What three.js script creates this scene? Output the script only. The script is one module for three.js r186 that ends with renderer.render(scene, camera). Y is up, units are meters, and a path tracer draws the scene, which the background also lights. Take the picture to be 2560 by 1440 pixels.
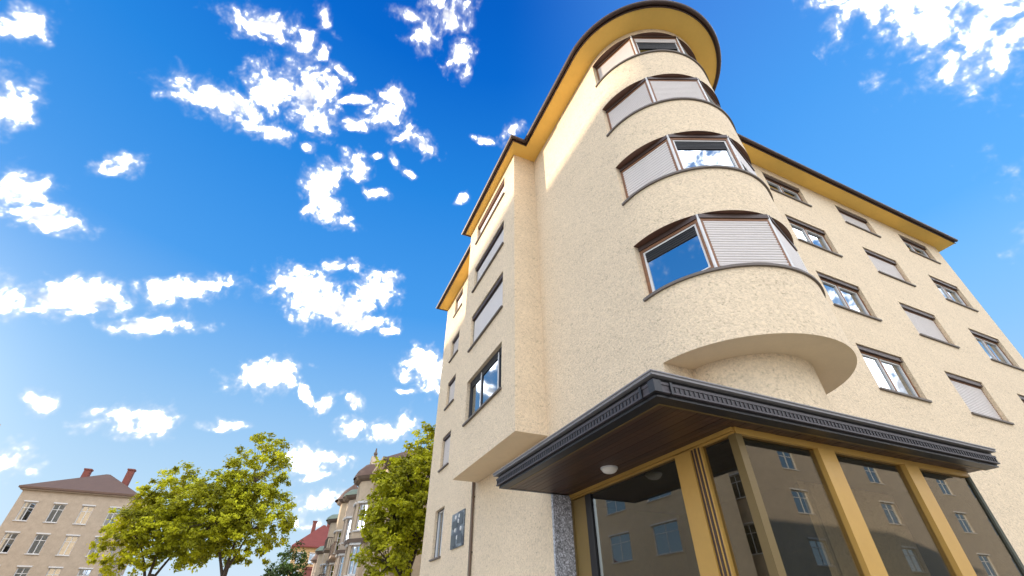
import * as THREE from 'three';
import { mergeGeometries } from 'three/addons/utils/BufferGeometryUtils.js';
import { ImprovedNoise } from 'three/addons/math/ImprovedNoise.js';

// ------------------------------------------------------------------ camera, exposure, sky, sun
const R = Math.PI / 180;
const scene = new THREE.Scene();
const renderer = new THREE.WebGLRenderer({ antialias: true });
renderer.setSize(1024, 576);
renderer.toneMapping = THREE.LinearToneMapping;
renderer.toneMappingExposure = 3.45;
renderer.shadowMap.enabled = true;
const camera = new THREE.PerspectiveCamera(66.5, 16 / 9, 0.1, 2500);
camera.position.set(0, 1.6, 0);
camera.lookAt(Math.sin(24 * R) * Math.cos(37.54 * R), 1.6 + Math.sin(37.54 * R), -Math.cos(24 * R) * Math.cos(37.54 * R));

const SUN = new THREE.Vector3(-0.707 * Math.cos(9 * R), Math.sin(9 * R), -0.707 * Math.cos(9 * R)).normalize();
const sun = new THREE.DirectionalLight(new THREE.Color().setRGB(1, 0.84, 0.66), 2.0);
sun.position.copy(SUN).multiplyScalar(150); sun.target.position.set(0, 0, -10);
sun.castShadow = true; sun.shadow.radius = 1.2; sun.shadow.mapSize.set(4096, 4096);
Object.assign(sun.shadow.camera, { left: -80, right: 80, top: 80, bottom: -80, near: 1, far: 400 });
scene.add(sun, sun.target);

const noise = new ImprovedNoise();
const clamp = (x, a = 0, b = 1) => Math.min(b, Math.max(a, x)), lerp = (a, b, t) => a + (b - a) * t;
const smooth = (a, b, x) => { const t = clamp((x - a) / (b - a)); return t * t * (3 - 2 * t); };
function rng(seed) { return () => { seed = (seed + 0x6d2b79f5) | 0; let t = Math.imul(seed ^ (seed >>> 15), 1 | seed); t = (t + Math.imul(t ^ (t >>> 7), 61 | t)) ^ t; return ((t ^ (t >>> 14)) >>> 0) / 4294967296; }; }

// clouds in this part of the sky: [azimuth from north (-z), elevation, half width, half height, tilt], degrees
const CLOUDS = [
  [-21.5,61.2,1.89,0.75,154], [-21.7,58.7,1.22,0.90,-123], [-19.2,58.3,1.03,0.74,-128], [-17.7,53.6,3.41,2.58,102],
  [-21.7,52.0,2.61,2.15,83], [-15.0,57.8,1.32,0.62,167], [-4.6,66.5,1.61,0.81,-178], [-0.0,65.8,1.95,1.70,177],
  [4.1,68.1,2.42,1.82,-155], [9.7,65.1,1.77,1.51,73], [12.3,63.5,1.01,0.56,97], [-3.0,58.3,1.49,1.24,93],
  [-3.4,55.8,1.94,1.57,-145], [1.7,55.0,2.64,1.52,165], [5.3,54.2,1.31,0.86,168], [-7.0,53.7,1.45,0.63,-163],
  [-9.7,55.9,1.31,0.29,-151], [17.3,56.3,1.18,0.51,-174], [24.5,57.2,1.75,0.94,-162], [-5.5,49.3,1.66,1.45,-138],
  [-2.7,50.9,0.83,0.37,-158], [0.5,51.3,0.85,0.42,103], [3.3,50.4,1.12,0.54,161], [-0.8,47.1,1.30,0.68,-176],
  [-9.9,46.1,2.03,1.71,-140], [-8.4,43.6,2.35,1.51,170], [-4.6,42.4,1.58,0.87,167], [-10.5,42.2,0.77,0.64,-145],
  [-13.9,48.6,0.84,0.52,-145], [14.4,48.5,0.86,0.55,-172], [-5.7,32.5,2.93,2.55,109], [-1.5,32.2,4.10,2.02,-177],
  [2.0,35.0,2.99,1.98,-145], [4.4,36.9,1.22,1.01,-167], [-4.2,37.0,1.26,0.77,-161], [-1.2,37.5,1.16,0.98,-162],
  [1.6,31.2,4.29,0.98,-173], [5.8,30.7,1.46,0.55,-171], [-8.2,34.0,2.57,1.87,-160], [11.5,26.7,2.89,2.07,-176],
  [11.2,28.4,1.30,0.55,-174], [8.9,25.6,1.46,0.88,-175], [13.4,25.3,2.75,1.96,-177], [9.4,23.5,1.45,0.48,-174],
  [0.1,21.0,1.27,0.75,-139], [3.1,21.4,1.00,0.60,-175], [-2.7,21.7,0.99,0.58,109], [4.6,19.0,2.51,1.25,-175],
  [7.6,18.9,2.71,0.91,-175], [9.9,20.0,1.77,0.95,-156], [0.0,14.6,2.60,1.47,-178], [2.3,15.1,1.89,0.84,-176],
  [4.2,15.4,0.87,0.30,-175], [1.1,13.2,1.87,0.53,-175], [2.3,11.0,2.07,0.98,-163], [1.7,8.7,2.01,0.52,-177],
  [-26.8,48.2,3.80,1.46,-160], [-19.5,48.3,2.72,0.93,-155], [-30.9,37.6,1.66,1.02,-132], [-35.5,31.5,1.91,1.60,-108],
  [-32.6,30.2,2.82,1.07,-157], [-29.1,57.1,2.98,1.25,-144], [-40.9,37.1,1.99,1.75,110], [-45.0,42.4,1.79,1.06,-105],
  [-7.3,23.0,3.47,1.75,-168], [-27.2,24.7,5.39,1.69,-153], [-20.4,28.3,4.09,1.40,-148], [-20.2,24.8,3.60,0.88,-158],
  [-24.2,15.7,1.02,0.73,-176], [-17.9,15.9,3.40,1.31,-168], [-23.5,11.1,1.98,1.26,180], [-9.7,17.1,2.20,0.64,-170]
];
const SKYROWS = [[-90, [0.2, 0.2, 0.2]], [-2, [0.3, 0.32, 0.34]], [0, [0.78, 0.86, 0.96]], [5, [0.62, 0.80, 0.96]], [10, [0.50, 0.73, 0.95]], [16, [0.36, 0.62, 0.93]], [22, [0.24, 0.52, 0.91]], [33, [0.07, 0.35, 0.87]], [49, [0.02, 0.245, 0.77]], [63, [0.003, 0.145, 0.64]], [70, [0.002, 0.12, 0.58]], [90, [0.002, 0.11, 0.52]]].map(([e, c]) => [e, c.map((v) => v / 3.45)]);
{
  const W = 4096, H = 2048, data = new Float32Array(W * H * 4);
  const CLOUD_LIGHT = 3.2;
  const cl = CLOUDS.map(([az, el, rx, ry, rot]) => {
    const a = az * R, e = el * R, d = [Math.sin(a) * Math.cos(e), Math.sin(e), -Math.cos(a) * Math.cos(e)];
    const ex = [Math.cos(a), 0, Math.sin(a)], ny = [ex[1] * d[2] - ex[2] * d[1], ex[2] * d[0] - ex[0] * d[2], ex[0] * d[1] - ex[1] * d[0]];
    const c = Math.cos(rot * R), s = Math.sin(rot * R), A = 1 / (rx * R), B = 1 / (ry * R);
    return { d, lim: Math.cos(Math.max(rx, ry) * 2.2 * R), u: ex.map((x, i) => (x * c + ny[i] * s) * A), v: ex.map((x, i) => (-x * s + ny[i] * c) * B), el, ry };
  });
  const bins = Array.from({ length: 180 }, () => []);        // clouds by elevation, to test few per pixel
  for (const c of cl) { const r = Math.acos(c.lim) / R + 1; for (let k = Math.max(0, Math.floor(c.el - r)); k <= Math.min(179, c.el + r); k++) bins[k].push(c); }
  const fbm = (x, y, z, f, n) => { let s = 0, a = 0.5; for (let k = 0; k < n; k++) { s += a * noise.noise(x * f + k * 7.3, y * f + 3.1, z * f); f *= 2.07; a *= 0.60; } return s; };
  for (let j = 0; j < H; j++) {
    const el = ((j + 0.5) / H - 0.5) * Math.PI, eld = el / R, ce = Math.cos(el), se = Math.sin(el);
    let k = 0; while (k < SKYROWS.length - 2 && SKYROWS[k + 1][0] < eld) k++;
    const t = clamp((eld - SKYROWS[k][0]) / (SKYROWS[k + 1][0] - SKYROWS[k][0])), row = [0, 1, 2].map((c) => lerp(SKYROWS[k][1][c], SKYROWS[k + 1][1][c], t));
    for (let i = 0; i < W; i++) {
      const az = ((i + 0.5) / W - 0.5) * 2 * Math.PI, x = ce * Math.cos(az), y = se, z = ce * Math.sin(az), o = (j * W + i) * 4;
      let [r, g, b] = row;
      if (eld > -1) {
        const gam = Math.acos(clamp(x * SUN.x + y * SUN.y + z * SUN.z, -1, 1)) / R, au = 3.5 * Math.exp(-gam / 4.2);
        r += au * 0.95; g += au * 0.9; b += au * 0.78;
        const north = Math.atan2(x, -z) / R, side = smooth(20, 75, north) * smooth(8, 30, eld);   // bluer overhead, paler to the right of it
        r += 0.016 * side; g += 0.033 * side; b += 0.045 * side;
        // clouds
        const wx = x + 0.012 * noise.noise(x * 22, y * 22, z * 22), wy = y + 0.012 * noise.noise(x * 22 + 9, y * 22, z * 22), wz = z + 0.012 * noise.noise(x * 22, y * 22 + 9, z * 22);
        let base = -1, low = 0;
        for (const c of bins[Math.floor(clamp(eld, 0, 179))] ?? []) {
          if (x * c.d[0] + y * c.d[1] + z * c.d[2] < c.lim) continue;
          const p = wx * c.u[0] + wy * c.u[1] + wz * c.u[2], q = wx * c.v[0] + wy * c.v[1] + wz * c.v[2], m = 1 - Math.sqrt(p * p + q * q);
          if (m > base) base = m;
        }
        const away = 1 - smooth(-50, -42, north) * (1 - smooth(78, 92, north)) * (1 - smooth(74, 80, eld));
        if (away > 0 && eld > 1) {
          const h = 1 / (y + 0.16), f = noise.noise(x * h * 2.6 + 37.9, 0.4, z * h * 2.6 + 17.813) + 0.5 * noise.noise(x * h * 6.1, 43.1, z * h * 6.1);
          base = Math.max(base, lerp(-1, f * 1.3 + 0.16, away));
        }
        if (base > -0.95) {
          const n = fbm(wx, wy, wz, 14, 3), fine = fbm(wx + 3, wy, wz, 48, 6), tiny = noise.noise(x * 130, y * 130, z * 130) + 0.6 * noise.noise(x * 270, y * 270, z * 270) + 0.4 * noise.noise(x * 520, y * 520, z * 520), cover = 0.95 * base + 1.1 * n + 1.2 * fine + 0.16 * tiny + 0.13, al = smooth(-0.48, 1.1, cover);
          const veil = 0.30 * smooth(-0.55, 0.75, 0.95 * base + 1.2 * n + 0.7 * fine); r = lerp(r, 0.25, veil); g = lerp(g, 0.26, veil); b = lerp(b, 0.28, veil);
          if (al > 0) {
            const s = smooth(0.15, 0.7, base + 0.5 * n) * smooth(-0.35, 0.4, noise.noise(x * 12, y * 18 + 4, z * 12) + 0.9 * fine + 0.15 * tiny), L = lerp(lerp(0.37, CLOUD_LIGHT, smooth(0.45, 1, al)), 0.19, 0.96 * s), k = Math.pow(al, 2.1);
            r = lerp(r, L * 0.98, k); g = lerp(g, L * 0.98, k); b = lerp(b, L * 1.02, k);
          }
        }
      }
      data[o] = r; data[o + 1] = g; data[o + 2] = b; data[o + 3] = 1;
    }
  }
  const sky = new THREE.DataTexture(data, W, H, THREE.RGBAFormat, THREE.FloatType);
  sky.mapping = THREE.EquirectangularReflectionMapping; sky.magFilter = sky.minFilter = THREE.LinearFilter; sky.needsUpdate = true;
  scene.background = sky; scene.environment = sky;
}

// ------------------------------------------------------------------ textures and materials
function pnoise(seed) {                                       // value noise that repeats every p cells
  const r = rng(seed), T = new Float32Array(65536); for (let i = 0; i < 65536; i++) T[i] = r();
  return (x, y, p) => {
    const xi = Math.floor(x), yi = Math.floor(y), fx = x - xi, fy = y - yi, u = fx * fx * (3 - 2 * fx), v = fy * fy * (3 - 2 * fy);
    const X0 = ((xi % p) + p) % p, X1 = (X0 + 1) % p, Y0 = ((yi % p) + p) % p, Y1 = (Y0 + 1) % p, h = (a, b) => T[(a * 251 + b * 7919) & 65535];
    return lerp(lerp(h(X0, Y0), h(X1, Y0), u), lerp(h(X0, Y1), h(X1, Y1), u), v);
  };
}
function texture(n, f, srgb = true, repeat = 1) {             // f(u, v) gives linear r, g, b (or one grey)
  const d = new Uint8Array(n * n * 4), enc = (x) => Math.round(255 * clamp(srgb ? (x <= 0.0031308 ? 12.92 * x : 1.055 * Math.pow(x, 1 / 2.4) - 0.055) : x));
  for (let j = 0; j < n; j++) for (let i = 0; i < n; i++) {
    let c = f((i + 0.5) / n, (j + 0.5) / n); if (typeof c === 'number') c = [c, c, c];
    const o = (j * n + i) * 4; d[o] = enc(c[0]); d[o + 1] = enc(c[1]); d[o + 2] = enc(c[2]); d[o + 3] = 255;
  }
  const t = new THREE.DataTexture(d, n, n); t.wrapS = t.wrapT = THREE.RepeatWrapping; t.magFilter = THREE.LinearFilter; t.minFilter = THREE.LinearMipmapLinearFilter;
  if (srgb) t.colorSpace = THREE.SRGBColorSpace; t.repeat.set(repeat, repeat); t.needsUpdate = true; return t;
}
const rgb = (r, g, b) => new THREE.Color().setRGB(r, g, b);
const std = (c, o = {}) => new THREE.MeshStandardMaterial({ color: rgb(...c), roughness: 0.8, side: THREE.DoubleSide, ...o });
const n1 = pnoise(11), n2 = pnoise(23), n3 = pnoise(37);
// roughcast: pebbly relief with scattered dark pits, tile of 3.2 m
const roughcast = (u, v) => 0.36 * n1(u * 84, v * 84, 84) + 0.36 * n2(u * 150, v * 150, 150) + 0.28 * n3(u * 250, v * 250, 250);
const pits = (u, v) => smooth(0.68, 0.86, n3(u * 100 + 3, v * 100, 100)) * smooth(0.35, 0.6, n2(u * 47, v * 47 + 5, 47));
const stuccoMap = texture(1024, (u, v) => {
  const h = roughcast(u, v), pit = pits(u, v), stain = n1(u * 5, v * 5, 5) * 0.6 + n2(u * 13, v * 13, 13) * 0.4, k = 0.90 + 0.42 * (h - 0.5) + 0.06 * (stain - 0.5) - 0.16 * pit;
  return [k, k * (1 - 0.01 * pit + 0.03 * (h - 0.5)), k * (1 - 0.03 * pit + 0.08 * (h - 0.5))];
}, true, 1 / 3.2);
const stuccoBump = texture(1024, (u, v) => clamp(roughcast(u, v) - 0.35 * pits(u, v)), false, 1 / 3.2);
const graniteMap = texture(512, (u, v) => {
  const a = n1(u * 70, v * 70, 70), b = n2(u * 44, v * 44, 44), c = n3(u * 110, v * 110, 110), k = 0.40 + 0.38 * smooth(0.5, 0.8, a) - 0.16 * smooth(0.5, 0.75, b) + 0.22 * (c - 0.5);
  return [clamp(k, 0.03), clamp(k, 0.03), clamp(k * 1.06, 0.03)];
}, true, 1 / 1.4);
const woodMap = texture(512, (u, v) => { const g = n1(u * 6, v * 64, 64), h = n2(u * 18, v * 200, 200), k = 0.75 + 0.5 * (0.6 * g + 0.4 * h - 0.5); return [k, k * 0.97, k * 0.93]; }, true, 1);
const plainMap = texture(512, (u, v) => 0.93 + 0.1 * (n1(u * 8, v * 8, 8) * 0.5 + n2(u * 40, v * 40, 40) * 0.3 + n3(u * 160, v * 160, 160) * 0.2 - 0.5), true, 1 / 2);
const stoneMap = texture(512, (u, v) => { const k = 0.84 + 0.34 * (n1(u * 9, v * 9, 9) * 0.35 + n2(u * 34, v * 34, 34) * 0.3 + n3(u * 120, v * 120, 120) * 0.2 - 0.3); return [k, k * 0.98, k * 0.95]; }, true, 1 / 4);
const M = {
  stucco: std([0.84, 0.67, 0.455], { map: stuccoMap, bumpMap: stuccoBump, bumpScale: 0.010, roughness: 0.95 }),
  plaster: std([0.84, 0.67, 0.44], { map: plainMap, roughness: 0.9 }),
  soffit: std([0.98, 0.63, 0.15], { map: plainMap, roughness: 0.85 }),
  brown: std([0.060, 0.032, 0.022], { roughness: 0.5 }),
  brownSheet: std([0.17, 0.08, 0.05], { roughness: 0.55, map: plainMap }),
  woodFrame: std([0.30, 0.135, 0.055], { roughness: 0.55, map: woodMap }),
  white: std([0.72, 0.70, 0.66], { roughness: 0.45 }),
  paleShutter: std([0.86, 0.82, 0.79], { roughness: 0.5, map: plainMap }),
  shutter: std([0.74, 0.675, 0.62], { roughness: 0.5, map: plainMap }),
  darkFrame: std([0.045, 0.045, 0.05], { roughness: 0.4 }),
  mirror: new THREE.MeshStandardMaterial({ color: rgb(0.50, 0.55, 0.60), metalness: 1, roughness: 0.015 }),
  dimMirror: new THREE.MeshStandardMaterial({ color: rgb(0.30, 0.34, 0.38), metalness: 1, roughness: 0.03 }),
  glass: new THREE.MeshPhysicalMaterial({ color: rgb(0.70, 0.68, 0.60), transmission: 1, thickness: 0, roughness: 0, ior: 1.85 }),
  sill: std([0.17, 0.14, 0.115], { roughness: 0.7, map: plainMap }),
  black: std([0.012, 0.012, 0.014], { roughness: 0.45 }),
  metal: std([0.062, 0.052, 0.055], { roughness: 0.55, metalness: 0, map: plainMap }),
  lip: std([0.24, 0.225, 0.22], { roughness: 0.6, metalness: 0, map: plainMap }),
  board: std([0.075, 0.034, 0.017], { roughness: 0.45, map: woodMap }),
  ochre: std([0.56, 0.32, 0.07], { roughness: 0.45, map: plainMap }),
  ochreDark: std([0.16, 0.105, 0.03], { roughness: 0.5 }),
  granite: std([1, 1, 1], { map: graniteMap, roughness: 0.3 }),
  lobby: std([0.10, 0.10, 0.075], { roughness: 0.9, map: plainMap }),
  roofTile: std([0.085, 0.045, 0.032], { roughness: 0.75, map: plainMap }),
  lamp: std([0.85, 0.80, 0.70], { roughness: 0.35 }),
};

// ------------------------------------------------------------------ helpers
const used = {};
function numbered(name) { used[name] = (used[name] ?? -1) + 1; return used[name] ? `${name}_${String(used[name]).padStart(3, '0')}` : name; }
function shade(o) { o.castShadow = o.receiveShadow = true; return o; }
function thing(name, label, category, [x, y, z] = [0, 0, 0], group) {
  const o = new THREE.Group(); o.name = numbered(name); o.position.set(x, y, z); o.userData = { label, category }; if (group) o.userData.group = group; scene.add(o); return o;
}
const strip = (g) => { g = g.index ? g.toNonIndexed() : g; for (const k of Object.keys(g.attributes)) if (!['position', 'normal', 'uv'].includes(k)) g.deleteAttribute(k); return g; };
function obj(name, geos, mat, parent = scene) {
  const g = Array.isArray(geos) ? (geos.length > 1 ? mergeGeometries(geos.map(strip)) : geos[0]) : geos;
  const m = shade(new THREE.Mesh(g, mat)); m.name = name; parent.add(m); return m;
}
function struct(name, geos, mat, label) { const m = obj(name, geos, mat); m.userData = { kind: 'structure', label }; return m; }
function part(name, parent) { const g = new THREE.Group(); g.name = name; parent.add(g); return g; }
function box(x0, x1, y0, y1, z0, z1) {                         // uv in metres on every face
  const w = x1 - x0, h = y1 - y0, d = z1 - z0, g = new THREE.BoxGeometry(w, h, d).translate((x0 + x1) / 2, (y0 + y1) / 2, (z0 + z1) / 2);
  const p = g.attributes.position, n = g.attributes.normal, uv = g.attributes.uv;
  for (let i = 0; i < p.count; i++) Math.abs(n.getX(i)) > 0.5 ? uv.setXY(i, p.getZ(i), p.getY(i)) : Math.abs(n.getY(i)) > 0.5 ? uv.setXY(i, p.getX(i), p.getZ(i)) : uv.setXY(i, p.getX(i), p.getY(i));
  return g;
}
const cyl = (r0, r1, h, x, y, z, n = 14) => new THREE.CylinderGeometry(r1, r0, h, n).translate(x, y + h / 2, z);
function quads(list) {                                         // list of [[p, p, p, p], [n, n, n, n] or null, [uv x 4]]
  const P = [], N = [], U = [];
  for (const [p, n, u] of list) {
    const nn = n ?? (() => { const a = new THREE.Vector3(...p[1]).sub(new THREE.Vector3(...p[0])), b = new THREE.Vector3(...p[3]).sub(new THREE.Vector3(...p[0])), c = a.cross(b).normalize().toArray(); return [c, c, c, c]; })();
    for (const k of [0, 1, 2, 0, 2, 3]) { P.push(...p[k]); N.push(...nn[k]); U.push(...u[k]); }
  }
  const g = new THREE.BufferGeometry();
  g.setAttribute('position', new THREE.Float32BufferAttribute(P, 3)); g.setAttribute('normal', new THREE.Float32BufferAttribute(N, 3)); g.setAttribute('uv', new THREE.Float32BufferAttribute(U, 2));
  return g;
}
// a wall line in plan; its outside lies on the side of (-tz, tx)
class Line {
  constructor(pts) {
    this.p = pts; this.s = [0]; this.t = [];
    for (let i = 1; i < pts.length; i++) { const dx = pts[i][0] - pts[i - 1][0], dz = pts[i][1] - pts[i - 1][1], l = Math.hypot(dx, dz); this.s.push(this.s[i - 1] + l); this.t.push([dx / l, dz / l]); }
    this.len = this.s.at(-1);
    this.nv = pts.map((_, i) => { const a = this.t[Math.max(0, i - 1)], b = this.t[Math.min(this.t.length - 1, i)]; return a[0] * b[0] + a[1] * b[1] > 0.85 ? (() => { const x = -(a[1] + b[1]), z = a[0] + b[0], l = Math.hypot(x, z); return [x / l, z / l]; })() : null; });
  }
  seg(s) { let i = 0; while (i < this.t.length - 1 && this.s[i + 1] < s - 1e-6) i++; return i; }
  at(s) { const i = this.seg(s), d = s - this.s[i]; return [this.p[i][0] + this.t[i][0] * d, this.p[i][1] + this.t[i][1] * d]; }
  normal(s, i = this.seg(s)) {
    const f = [-this.t[i][1], this.t[i][0]], a = this.nv[i] ?? f, b = this.nv[i + 1] ?? f, k = clamp((s - this.s[i]) / (this.s[i + 1] - this.s[i])), x = lerp(a[0], b[0], k), z = lerp(a[1], b[1], k), l = Math.hypot(x, z); return [x / l, z / l];
  }
  find(x, z) { let best = [1e9, 0]; this.t.forEach((t, i) => { const l = this.s[i + 1] - this.s[i], d = clamp((x - this.p[i][0]) * t[0] + (z - this.p[i][1]) * t[1], 0, l), e = Math.hypot(this.p[i][0] + t[0] * d - x, this.p[i][1] + t[1] * d - z); if (e < best[0]) best = [e, this.s[i] + d]; }); return best[1]; }
  offset(o) { return new Line(this.p.map((p, i) => { const a = this.t[Math.max(0, i - 1)], b = this.t[Math.min(this.t.length - 1, i)], x = -(a[1] + b[1]), z = a[0] + b[0], k = 2 / (x * x + z * z); return [p[0] + x * k * o, p[1] + z * k * o]; })); }
}
// wall along a line with openings {s0, s1, h0, h1, d}: outer face and the reveals of the openings
function wall(L, h0, h1, openings = []) {
  const near = (a, list) => list.every((b) => Math.abs(a - b) > 1e-5) && list.push(a), S = [], Hs = [];
  for (const s of L.s) near(s, S); near(h0, Hs); near(h1, Hs);
  for (const o of openings) { near(o.s0, S); near(o.s1, S); near(clamp(o.h0, h0, h1), Hs); near(clamp(o.h1, h0, h1), Hs); }
  S.sort((a, b) => a - b); Hs.sort((a, b) => a - b);
  const q = [], inside = (s, h) => openings.some((o) => s > o.s0 && s < o.s1 && h > o.h0 && h < o.h1);
  for (let i = 0; i < S.length - 1; i++) for (let j = 0; j < Hs.length - 1; j++) {
    if (inside((S[i] + S[i + 1]) / 2, (Hs[j] + Hs[j + 1]) / 2)) continue;
    const k = L.seg((S[i] + S[i + 1]) / 2), a = L.at(S[i]), b = L.at(S[i + 1]), na = L.normal(S[i], k), nb = L.normal(S[i + 1], k);
    q.push([[[a[0], Hs[j], a[1]], [b[0], Hs[j], b[1]], [b[0], Hs[j + 1], b[1]], [a[0], Hs[j + 1], a[1]]], [[na[0], 0, na[1]], [nb[0], 0, nb[1]], [nb[0], 0, nb[1]], [na[0], 0, na[1]]], [[S[i], Hs[j]], [S[i + 1], Hs[j]], [S[i + 1], Hs[j + 1]], [S[i], Hs[j + 1]]]]);
  }
  for (const o of openings) if (o.d) {
    const m = (o.s0 + o.s1) / 2, n = L.normal(m), a = L.at(o.s0), b = L.at(o.s1), d = o.d, ai = [a[0] - n[0] * d, a[1] - n[1] * d], bi = [b[0] - n[0] * d, b[1] - n[1] * d], w = o.s1 - o.s0, F = (p, h) => [p[0], h, p[1]];
    q.push([[F(a, o.h0), F(a, o.h1), F(ai, o.h1), F(ai, o.h0)], null, [[0, o.h0], [0, o.h1], [d, o.h1], [d, o.h0]]]);
    q.push([[F(b, o.h0), F(bi, o.h0), F(bi, o.h1), F(b, o.h1)], null, [[0, o.h0], [d, o.h0], [d, o.h1], [0, o.h1]]]);
    q.push([[F(a, o.h1), F(b, o.h1), F(bi, o.h1), F(ai, o.h1)], null, [[0, 0], [w, 0], [w, d], [0, d]]]);
    q.push([[F(a, o.h0), F(ai, o.h0), F(bi, o.h0), F(b, o.h0)], null, [[0, 0], [0, d], [w, d], [w, 0]]]);
  }
  return quads(q);
}
// a closed profile [[out, up], ...] carried along a line
function sweep(L, prof, y = 0) {
  const rails = prof.map(([o]) => L.offset(o).p), q = [];
  for (let i = 0; i < L.p.length - 1; i++) for (let k = 0; k < prof.length; k++) {
    const m = (k + 1) % prof.length, a = rails[k][i], b = rails[k][i + 1], c = rails[m][i + 1], d = rails[m][i];
    q.push([[[a[0], y + prof[k][1], a[1]], [d[0], y + prof[m][1], d[1]], [c[0], y + prof[m][1], c[1]], [b[0], y + prof[k][1], b[1]]], null, [[L.s[i], k * 0.1], [L.s[i], k * 0.1 + 0.1], [L.s[i + 1], k * 0.1 + 0.1], [L.s[i + 1], k * 0.1]]]);
  }
  return quads(q);
}
function plate(pts, y) { const s = new THREE.Shape(pts.map(([x, z]) => new THREE.Vector2(x, -z))), g = new THREE.ShapeGeometry(s); g.rotateX(-Math.PI / 2).translate(0, y, 0); return g; }
const arc = (cx, cz, r, a0, a1, n) => Array.from({ length: n + 1 }, (_, i) => { const a = lerp(a0, a1, i / n) * R; return [cx + r * Math.cos(a), cz + r * Math.sin(a)]; });
// corrugated roller shutter, local x 0..w, y from y0 to y1
function slats(w, y0, y1, z, pitch = 0.065) {
  const q = [], n = Math.max(1, Math.round((y1 - y0) / pitch)), prof = [[0, 0], [0.15, 0.014], [0.5, 0.020], [0.85, 0.012], [1, 0]];
  for (let i = 0; i < n; i++) for (let k = 0; k < 4; k++) {
    const [a, za] = prof[k], [b, zb] = prof[k + 1], p = (y1 - y0) / n, ya = y0 + (i + a) * p, yb = y0 + (i + b) * p;
    q.push([[[0, ya, z + za], [w, ya, z + za], [w, yb, z + zb], [0, yb, z + zb]], null, [[0, ya], [w, ya], [w, yb], [0, yb]]]);
  }
  return quads(q);
}
// window set back in a wall opening. Children: frame, pane, mullion, roller_shutter, shutter_box, sill
function windowAt(parent, a, b, h0, h1, n, depth, o = {}) {
  const w = Math.hypot(b[0] - a[0], b[1] - a[1]), H = h1 - h0, t = [(b[0] - a[0]) / w, (b[1] - a[1]) / w], g = part('window', parent);
  g.position.set(a[0] - n[0] * depth, h0, a[1] - n[1] * depth); g.rotation.y = Math.atan2(-t[1], t[0]);
  const f = o.f ?? 0.06, fm = o.frame ?? M.woodFrame, boxH = o.box ?? 0, top = H - boxH, fd = o.fd ?? 0.05;
  obj('frame', [box(0, f, 0, top, -0.05, fd), box(w - f, w, 0, top, -0.05, fd), box(f, w - f, 0, f, -0.05, fd), box(f, w - f, top - f, top, -0.05, fd)], fm, g);
  const cuts = o.cuts ?? [], xs = [0, ...cuts, 1], mh = 0.035;
  for (const c of cuts) obj('mullion', box(w * c - mh, w * c + mh, f, top - f, -0.04, fd - 0.01), o.mull ?? fm, g);
  if (o.sash) for (let i = 0; i < xs.length - 1; i++) { const x0 = i ? w * xs[i] + mh : f, x1 = i < xs.length - 2 ? w * xs[i + 1] - mh : w - f, e = 0.04; obj('sash', [box(x0, x0 + e, f, top - f, -0.03, fd - 0.02), box(x1 - e, x1, f, top - f, -0.03, fd - 0.02), box(x0 + e, x1 - e, f, f + e, -0.03, fd - 0.02), box(x0 + e, x1 - e, top - f - e, top - f, -0.03, fd - 0.02)], o.sash, g); }
  const tilt = o.tilt ?? 0;
  for (let i = 0; i < xs.length - 1; i++) { const p = obj('pane', box(w * xs[i] + 0.01, w * xs[i + 1] - 0.01, 0.01, top - 0.01, -0.022, -0.012), o.glass ?? M.mirror, g); p.rotation.x = tilt * (i % 2 ? -1 : 1); }
  if (o.shut) obj('roller_shutter', [slats(w - 2 * f + 0.02, top - f - (top - 2 * f) * o.shut, top - f, 0, o.pitch).translate(f - 0.01, 0, fd - 0.015 - (o.shutIn ?? 0)), box(f - 0.01, w - f + 0.01, top - f - (top - 2 * f) * o.shut - 0.035, top - f - (top - 2 * f) * o.shut, fd - 0.02, fd)], o.shutMat ?? M.shutter, g);
  if (o.blind) obj('blind', [slats(w - 2 * f, top - f - (top - 2 * f) * o.blind, top - f, 0, 0.06).translate(f, 0, 0.004)], M.black, g);
  if (boxH) obj('shutter_box', [box(0, w, top, H, -0.05, o.boxOut ?? depth * 0.75)], o.boxMat ?? M.brown, g);
  if (o.sill !== 0) obj('sill', box(-0.05, w + 0.05, -0.045, 0.012, -0.04, depth + (o.sillOut ?? 0.06)), o.sillMat ?? M.sill, g);
  return g;
}

// ------------------------------------------------------------------ ground
struct('ground', new THREE.CircleGeometry(1800, 64).rotateX(-Math.PI / 2), std([0.30, 0.27, 0.20], { map: plainMap, roughness: 1 }), 'level ground reaching to the horizon');
struct('road', box(-11, -1.6, 0.002, 0.006, -130, 120), std([0.09, 0.088, 0.085], { map: stoneMap, roughness: 0.9 }), 'grey asphalt street');
const paving = std([0.48, 0.44, 0.38], { map: stoneMap, roughness: 0.9 });
struct('pavement', box(-1.6, 5.33, -0.1, 0.13, -130, 120), paving, 'paved footpath along the cream building');
struct('pavement_002', box(-15.9, -11, -0.1, 0.13, -130, 120), paving, 'paved footpath on the far side of the street');

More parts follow.
